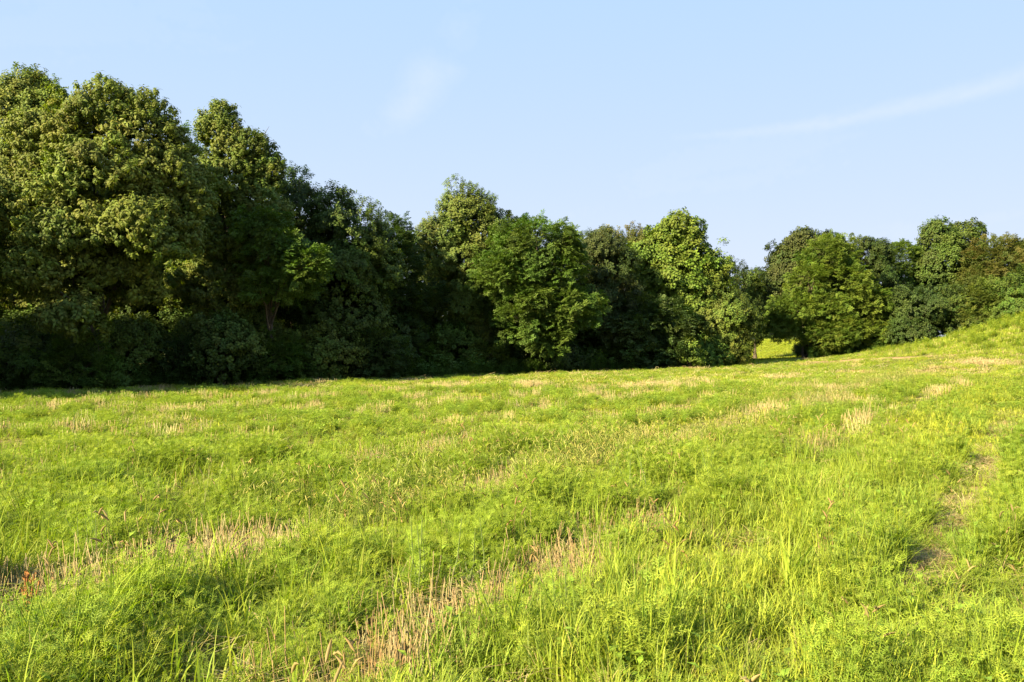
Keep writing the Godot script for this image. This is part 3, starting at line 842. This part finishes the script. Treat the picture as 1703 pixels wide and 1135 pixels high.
	plant("broadleaf_tree","tree deep in the shade of the wood, seen only between the front trees","tree","trees deep in the wood behind the front row","broad","mid",-6.18,-64.60,[[0.25,4.36,2.6,3.61,4.51]],1.3,0.8,0)
	plant("broadleaf_tree","tree deep in the shade of the wood, seen only between the front trees","tree","trees deep in the wood behind the front row","broad","mid",1.33,-64.00,[[0,4.34,0,3.72,4.65]],1.3,0.8,0)
	plant("broadleaf_tree","tree deep in the shade of the wood, seen only between the front trees","tree","trees deep in the wood behind the front row","broad","mid",5.37,-68.00,[[0,3.96,0,3.46,3.96]],1.3,0.8,0)
	plant("broadleaf_tree","tree deep in the shade of the wood, seen only between the front trees","tree","trees deep in the wood behind the front row","broad","mid",11.80,-71.00,[[0,3.45,0,3.61,3.61]],1.3,0.8,0)
	plant("broadleaf_tree","tree deep in the shade of the wood, seen only between the front trees","tree","trees deep in the wood behind the front row","broad","fresh",17.92,-75.00,[[0,2.91,0,3.27,2.73]],1.3,0.8,0)
	plant("broadleaf_tree","tree deep in the shade of the wood, seen only between the front trees","tree","trees deep in the wood behind the front row","broad","mid",31.80,-86.00,[[0,3.37,0,3.75,3.13]],1.3,0.8,0)
	plant("broadleaf_tree","tree deep in the shade of the wood, seen only between the front trees","tree","trees deep in the wood behind the front row","broad","mid",37.66,-88.00,[[0,3.86,0,3.84,3.2]],1.3,0.8,0)
	plant("broadleaf_tree","tree deep in the shade of the wood, seen only between the front trees","tree","trees deep in the wood behind the front row","broad","fresh",46.07,-92.00,[[0,5.07,0,4.01,4.01]],1.3,0.8,0)
	plant("broadleaf_tree","tree deep in the shade of the wood, seen only between the front trees","tree","trees deep in the wood behind the front row","broad","mid",51.61,-90.00,[[0,7,0,4.58,3.93]],1.3,0.8,0)
	plant("shrub","dark low bush behind the trunk of the spreading bright tree","bush","","broad","mid",27.63,-75.00,[[0,0.74,0,1.64,0.87]],0.7,1,0)
	plant("shrub","dark bush under the right boughs of the spreading bright tree","bush","","broad","fresh",30.32,-76.00,[[0,1.19,0,2.21,1.33]],0.7,1,0)
	plant("shrub","dark bush under the narrow knob-topped tree","bush","","broad","mid",34.08,-77.00,[[0,0.95,0,2.02,1.46]],0.7,1,0)
	plant("shrub","bush deep in the shade of the wood, seen only between the front trunks","bush","bushes deep in the wood under the trees","broad","mid",-29.17,-44.00,[[0,1.67,0,2.56,2.24]],1.2,0.8,0)
	plant("shrub","bush deep in the shade of the wood, seen only between the front trunks","bush","bushes deep in the wood under the trees","broad","fresh",-25.38,-43.00,[[0,1.63,0,2.5,2.19]],1.2,0.8,0)
	plant("shrub","bush deep in the shade of the wood, seen only between the front trunks","bush","bushes deep in the wood under the trees","broad","mid",-22.45,-44.00,[[0,1.58,0,2.56,2.11]],1.2,0.8,0)
	plant("shrub","bush deep in the shade of the wood, seen only between the front trunks","bush","bushes deep in the wood under the trees","broad","dark",-19.79,-46.00,[[0,1.52,0,2.68,2.07]],1.2,0.8,0)
	plant("shrub","bush deep in the shade of the wood, seen only between the front trunks","bush","bushes deep in the wood under the trees","broad","fresh",-16.81,-48.00,[[0,1.64,0,2.79,2.09]],1.2,0.8,0)
	plant("shrub","bush deep in the shade of the wood, seen only between the front trunks","bush","bushes deep in the wood under the trees","broad","mid",-13.51,-50.00,[[0,1.59,0,2.73,2.04]],1.2,0.8,0)
	plant("shrub","bush deep in the shade of the wood, seen only between the front trunks","bush","bushes deep in the wood under the trees","broad","dark",-10.08,-53.00,[[0,1.64,0,2.7,1.93]],1.2,0.8,0)
	plant("shrub","bush deep in the shade of the wood, seen only between the front trunks","bush","bushes deep in the wood under the trees","broad","mid",-6.58,-56.00,[[0,1.67,0,2.69,1.87]],1.2,0.8,0)
	plant("shrub","bush deep in the shade of the wood, seen only between the front trunks","bush","bushes deep in the wood under the trees","broad","fresh",-2.64,-59.00,[[0,1.61,0,2.83,1.89]],1.2,0.8,0)
	plant("shrub","bush deep in the shade of the wood, seen only between the front trunks","bush","bushes deep in the wood under the trees","broad","fresh",1.29,-62.00,[[0,1.55,0,2.98,1.89]],1.2,0.8,0)
	plant("shrub","bush deep in the shade of the wood, seen only between the front trunks","bush","bushes deep in the wood under the trees","broad","fresh",5.60,-65.00,[[0,1.58,0,2.84,1.89]],1.2,0.8,0)
	plant("shrub","bush deep in the shade of the wood, seen only between the front trunks","bush","bushes deep in the wood under the trees","broad","fresh",10.31,-68.00,[[0,1.51,0,2.97,1.88]],1.2,0.8,0)
	plant("shrub","bush deep in the shade of the wood, seen only between the front trunks","bush","bushes deep in the wood under the trees","broad","mid",14.69,-70.00,[[0,1.44,0,2.85,1.83]],1.2,0.8,0)
	plant("broadleaf_tree","distant tree beyond the gap, mostly hidden by nearer trees","tree","distant trees beyond the gap and the bank","broad","mid",38.63,-135.00,[[0,3.79,0,3.93,4.52]],1.8,0.7,0)
	plant("broadleaf_tree","distant tree beyond the gap, mostly hidden by nearer trees","tree","distant trees beyond the gap and the bank","broad","mid",45.67,-140.00,[[0,4.44,0,4.58,4.68]],1.8,0.7,0)
	plant("broadleaf_tree","distant tree beyond the gap, mostly hidden by nearer trees","tree","distant trees beyond the gap and the bank","broad","mid",47.13,-130.00,[[0,3.38,0,4.25,3.97]],1.8,0.7,0)
	plant("broadleaf_tree","distant tree beyond the gap, mostly hidden by nearer trees","tree","distant trees beyond the gap and the bank","broad","mid",46.31,-112.00,[[0,2.8,0,4.89,4.07]],1.8,0.7,0)
	plant("broadleaf_tree","distant tree beyond the gap, mostly hidden by nearer trees","tree","distant trees beyond the gap and the bank","broad","mid",51.88,-110.00,[[0,3.51,0,4.8,4]],1.8,0.7,0)
	plant("shrub","distant bush on the far side of the sunlit grass beyond the gap","bush","distant bushes beyond the gap","broad","mid",34.03,-122.00,[[0,0.42,0,3.02,1.77]],1.2,0.9,0)
	plant("shrub","distant bush on the far side of the sunlit grass beyond the gap","bush","distant bushes beyond the gap","broad","mid",39.54,-124.00,[[0,0.97,0,3.61,1.98]],1.2,0.9,0)
	plant("shrub","distant bush on the far side of the sunlit grass beyond the gap","bush","distant bushes beyond the gap","broad","mid",44.76,-126.00,[[0,1.18,0,3.3,1.83]],1.2,0.9,0)
	plant("broadleaf_tree","tree of the wood standing beyond the left edge of the picture","tree","trees of the wood beyond the left edge of the picture","broad","mid",-28.00,-25.00,[[0,7.44,0,4.6,4.32],[0,4.2,0,4.14,3.6]],1.5,0.7,0)
	plant("broadleaf_tree","tree of the wood standing beyond the left edge of the picture","tree","trees of the wood beyond the left edge of the picture","broad","mid",-27.50,-32.00,[[0,7.44,0,4.5,4.32],[0,4.2,0,4.05,3.6]],1.5,0.7,0)
	plant("broadleaf_tree","tree of the wood standing beyond the left edge of the picture","tree","trees of the wood beyond the left edge of the picture","broad","mid",-34.00,-20.00,[[0,8.06,0,5,4.68],[0,4.55,0,4.5,3.9]],1.5,0.7,0)
	plant("broadleaf_tree","tree of the wood standing beyond the left edge of the picture","tree","trees of the wood beyond the left edge of the picture","broad","mid",-36.00,-29.00,[[0,8.68,0,5,5.04],[0,4.9,0,4.5,4.2]],1.5,0.7,0)


func build_meadow() -> void:
	rng.seed = 41
	sow(40000, 1.5, 13.0, "near")
	sow(56000, 13.0, 34.0, "mid")
	sow(95000, 34.0, 76.0, "far")
	# the gap and the ground beyond it
	for i in 9000:
		var d := rnd(64, 132)
		var x := rnd(0.27, 0.37) * d
		if d > wood_edge(x): put("grass_far", x, d, rnd(0.9, 1.8), rnd(0.5, 1.0), 0.3, vary(GRASS, 0.15))
	# herbs along the foot of the wood and in its shade
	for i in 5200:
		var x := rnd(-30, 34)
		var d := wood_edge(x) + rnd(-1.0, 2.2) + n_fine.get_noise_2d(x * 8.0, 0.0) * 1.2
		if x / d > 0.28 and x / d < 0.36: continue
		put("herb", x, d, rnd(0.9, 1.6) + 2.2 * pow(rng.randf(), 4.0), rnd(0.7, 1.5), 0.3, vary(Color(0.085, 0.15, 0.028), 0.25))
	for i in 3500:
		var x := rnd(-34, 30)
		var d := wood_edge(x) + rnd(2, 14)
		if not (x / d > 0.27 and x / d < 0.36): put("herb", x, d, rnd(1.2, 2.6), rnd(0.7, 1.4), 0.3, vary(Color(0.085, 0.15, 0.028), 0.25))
	rng.seed = 42
	cover("meadow_grass", "long bright yellow-green grass growing all over the meadow", "grass", [
		["grass_near", "blades", tuft(14, 0.07, 0.14, 0.42, 0.0045, 0.011, 5, 0.34).mesh(grass_mat)],
		["grass_mid", "blades", tuft(22, 0.13, 0.10, 0.29, 0.008, 0.016, 3, 0.27).mesh(grass_mat)],
		["grass_far", "blades", tuft(30, 0.24, 0.06, 0.17, 0.012, 0.026, 2, 0.2).mesh(grass_mat)]])
	cover("broad_bladed_grass", "coarse darker grass with wide arching blades among the weeds", "grass", [
		["wide_near", "blades", tuft(8, 0.05, 0.3, 0.55, 0.011, 0.020, 5, 0.34).mesh(grass_mat)]])
	cover("feathery_weeds", "mid-green weeds with finely divided feathery leaves between the grass", "weeds", [
		["feather_near", "plants", feather_plant(40, 0.32, 0.10, 5).mesh(grass_mat)],
		["feather_mid", "plants", feather_plant(40, 0.25, 0.105, 4).mesh(grass_mat)],
		["feather_far", "plants", feather_plant(40, 0.16, 0.115, 3).mesh(grass_mat)]])
	cover("dry_stubble", "upright tan cut stalks left in broken rows across the meadow", "stubble", [
		["stubble_near", "stalks", stubble_tuft(18, 0.11, 0.06, 0.26, 0.0027).mesh(dry_mat)],
		["stubble_mid", "stalks", stubble_tuft(20, 0.18, 0.06, 0.24, 0.0045).mesh(dry_mat)],
		["stubble_far", "stalks", stubble_tuft(26, 0.34, 0.05, 0.16, 0.009).mesh(dry_mat)]])
	cover("straw_litter", "pale dry straw lying on the ground, thickest on the trodden path", "straw", [
		["litter_near", "straws", litter(22, 0.16, 0.08, 0.3, 0.0045).mesh(dry_mat)],
		["litter_far", "straws", litter(26, 0.4, 0.2, 0.5, 0.014).mesh(dry_mat)]])
	cover("foxtail_grass", "pale seeding grass with nodding fuzzy heads in the middle of the meadow", "grass", [
		["foxtail_near", "stems", foxtail(6).mesh(grass_mat)],
		["foxtail_far", "stems", foxtail(9).mesh(grass_mat)]])
	cover("leafy_weeds", "low broad-leaved weeds in the meadow and over the bank", "weeds", [
		["leafy_near", "plants", leafy(6, 0.22, 0.055).mesh(grass_mat)],
		["leafy_far", "plants", leafy(14, 0.42, 0.075).mesh(grass_mat)]])
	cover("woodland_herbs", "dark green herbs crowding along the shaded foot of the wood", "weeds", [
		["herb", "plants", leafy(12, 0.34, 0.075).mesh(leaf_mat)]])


# ---------------------------------------------------------------- plants of the foreground that can be told apart
func at_field(x: float, d: float) -> Vector3:
	return Vector3(x, ground_y(x, d), -d)


func build_single_plants() -> void:
	rng.seed = 77
	var fm: Array = []
	for i in 3:
		var b := MB.new()
		frond(b, Vector3.ZERO, Vector3(0, 0.45, 1).normalized(), 0.105, 6, Color(0.31, 0.42, 0.054))
		fm.append(b.mesh(grass_mat))
	var sm := MB.new()
	sm.tube([Vector3.ZERO, Vector3(0.02, 0.25, 0), Vector3(0.0, 0.5, 0.02)], [0.006, 0.005, 0.002], 5, Color(0.2, 0.26, 0.09))
	var stem_mesh := sm.mesh(grass_mat)
	for p in [
		[-1.60, 8.6, 1.25, "rounded feathery weed clump standing left of the middle stubble"],
		[1.15, 8.9, 1.3, "wide feathery weed clump above the russet stubble row"],
		[-0.42, 5.65, 1.2, "big bright feathery weed clump at the bottom middle of the meadow"],
		[-2.15, 5.3, 1.0, "feathery weed clump right below the tan stubble patch at the left"],
		[0.62, 11.6, 1.2, "dark feathery weed clump in the middle of the pale seeding grass"],
		[2.4, 9.9, 1.1, "feathery weed clump with dark gaps under it, right of the russet stubble"],
		[-3.2, 6.4, 1.0, "feathery weed clump at the left, beside the tan stubble patch"],
		[0.15, 4.75, 1.0, "low feathery weed clump nearest to the bottom edge, in the middle"],
		]:
		var t := thing("feathery_weed", p[3], "weed", at_field(p[0], p[1]), "feathery weed clumps of the foreground")
		for s in 8:
			var a := rnd(0, TAU)
			var root: Vector3 = Vector3(cos(a), 0, sin(a)) * rnd(0.03, 0.26) * p[2]
			var st := part("stem", stem_mesh, t)
			st.transform = Transform3D(Basis(Vector3(rnd(-1, 1), 0, rnd(-1, 1)).normalized(), rnd(0.0, 0.35)).scaled(Vector3.ONE * p[2] * rnd(0.75, 1.0)), root)
			for k in 22:
				var f := part("frond", fm[k % 3], t)
				var q: Vector3 = st.transform * Vector3(0, 0.08 + 0.02 * k, 0)
				f.transform = Transform3D((Basis(Vector3.UP, 2.4 * k + s) * Basis(Vector3.RIGHT, rnd(-0.5, 0.25) - 0.03 * k)).scaled(Vector3.ONE * p[2] * (1.15 - 0.035 * k) * rnd(0.85, 1.15)), q)
	var bm := []
	for i in 3:
		var b := MB.new()
		b.blade(Vector3.ZERO, Vector3(0, 0, 1), 0.62, [0.16, 0.28, 0.42][i], 0.018, 7, [0.05, 0.18, 0.35][i], Color(0.27, 0.36, 0.05), Color(0.33, 0.42, 0.05))
		bm.append(b.mesh(grass_mat))
	for p in [
		[-2.05, 5.75, 1.05, "clump of wide upright grass blades just below the tan stubble at the left"],
		[-1.55, 6.35, 0.95, "grass clump with one bent wide blade at the right end of the tan stubble"],
		[0.36, 10.2, 1.0, "dark wide-bladed grass clump among the seeding grass heads"],
		[-2.2, 4.5, 1.0, "tall grass clump at the bottom edge at the left"],
		[0.95, 4.9, 1.05, "tall bright grass clump at the bottom edge, right of the middle"],
		[1.9, 5.6, 1.0, "bright long-bladed grass clump left of the trodden path"],
		[2.75, 7.8, 1.0, "grass clump with a dark foot beside the bare spot of the path"],
		]:
		var t := thing("grass_clump", p[3], "grass clump", at_field(p[0], p[1]), "coarse grass clumps of the foreground")
		for k in 16:
			var o := part("blade", bm[rng.randi() % 3], t)
			o.transform = Transform3D(Basis(Vector3.UP, rnd(0, TAU)).scaled(Vector3(1, rnd(0.6, 1.1), rnd(0.5, 1.1)) * p[2]), ball() * Vector3(0.09, 0, 0.09))
	var dk := thing("dead_weed", "rust-brown dried weed stalk standing at the left edge of the foreground", "weed", at_field(-3.02, 5.15))
	for k in 9:
		var b := MB.new()
		var e := Vector3(rnd(-0.07, 0.07), rnd(0.2, 0.34), rnd(-0.07, 0.07))
		b.tube([Vector3.ZERO, e * 0.5 + ball() * 0.012, e], [0.006, 0.007, 0.003], 5, Color(0.25, 0.115, 0.045))
		for j in 7:
			b.leaf(e * rnd(0.3, 1.0), (ball() + Vector3.UP * 0.4).normalized(), ball().normalized(), 0.035, 0.014, 0.2, 0.2, Color(0.28, 0.13, 0.05))
		part("stalk", b.mesh(dry_mat), dk)
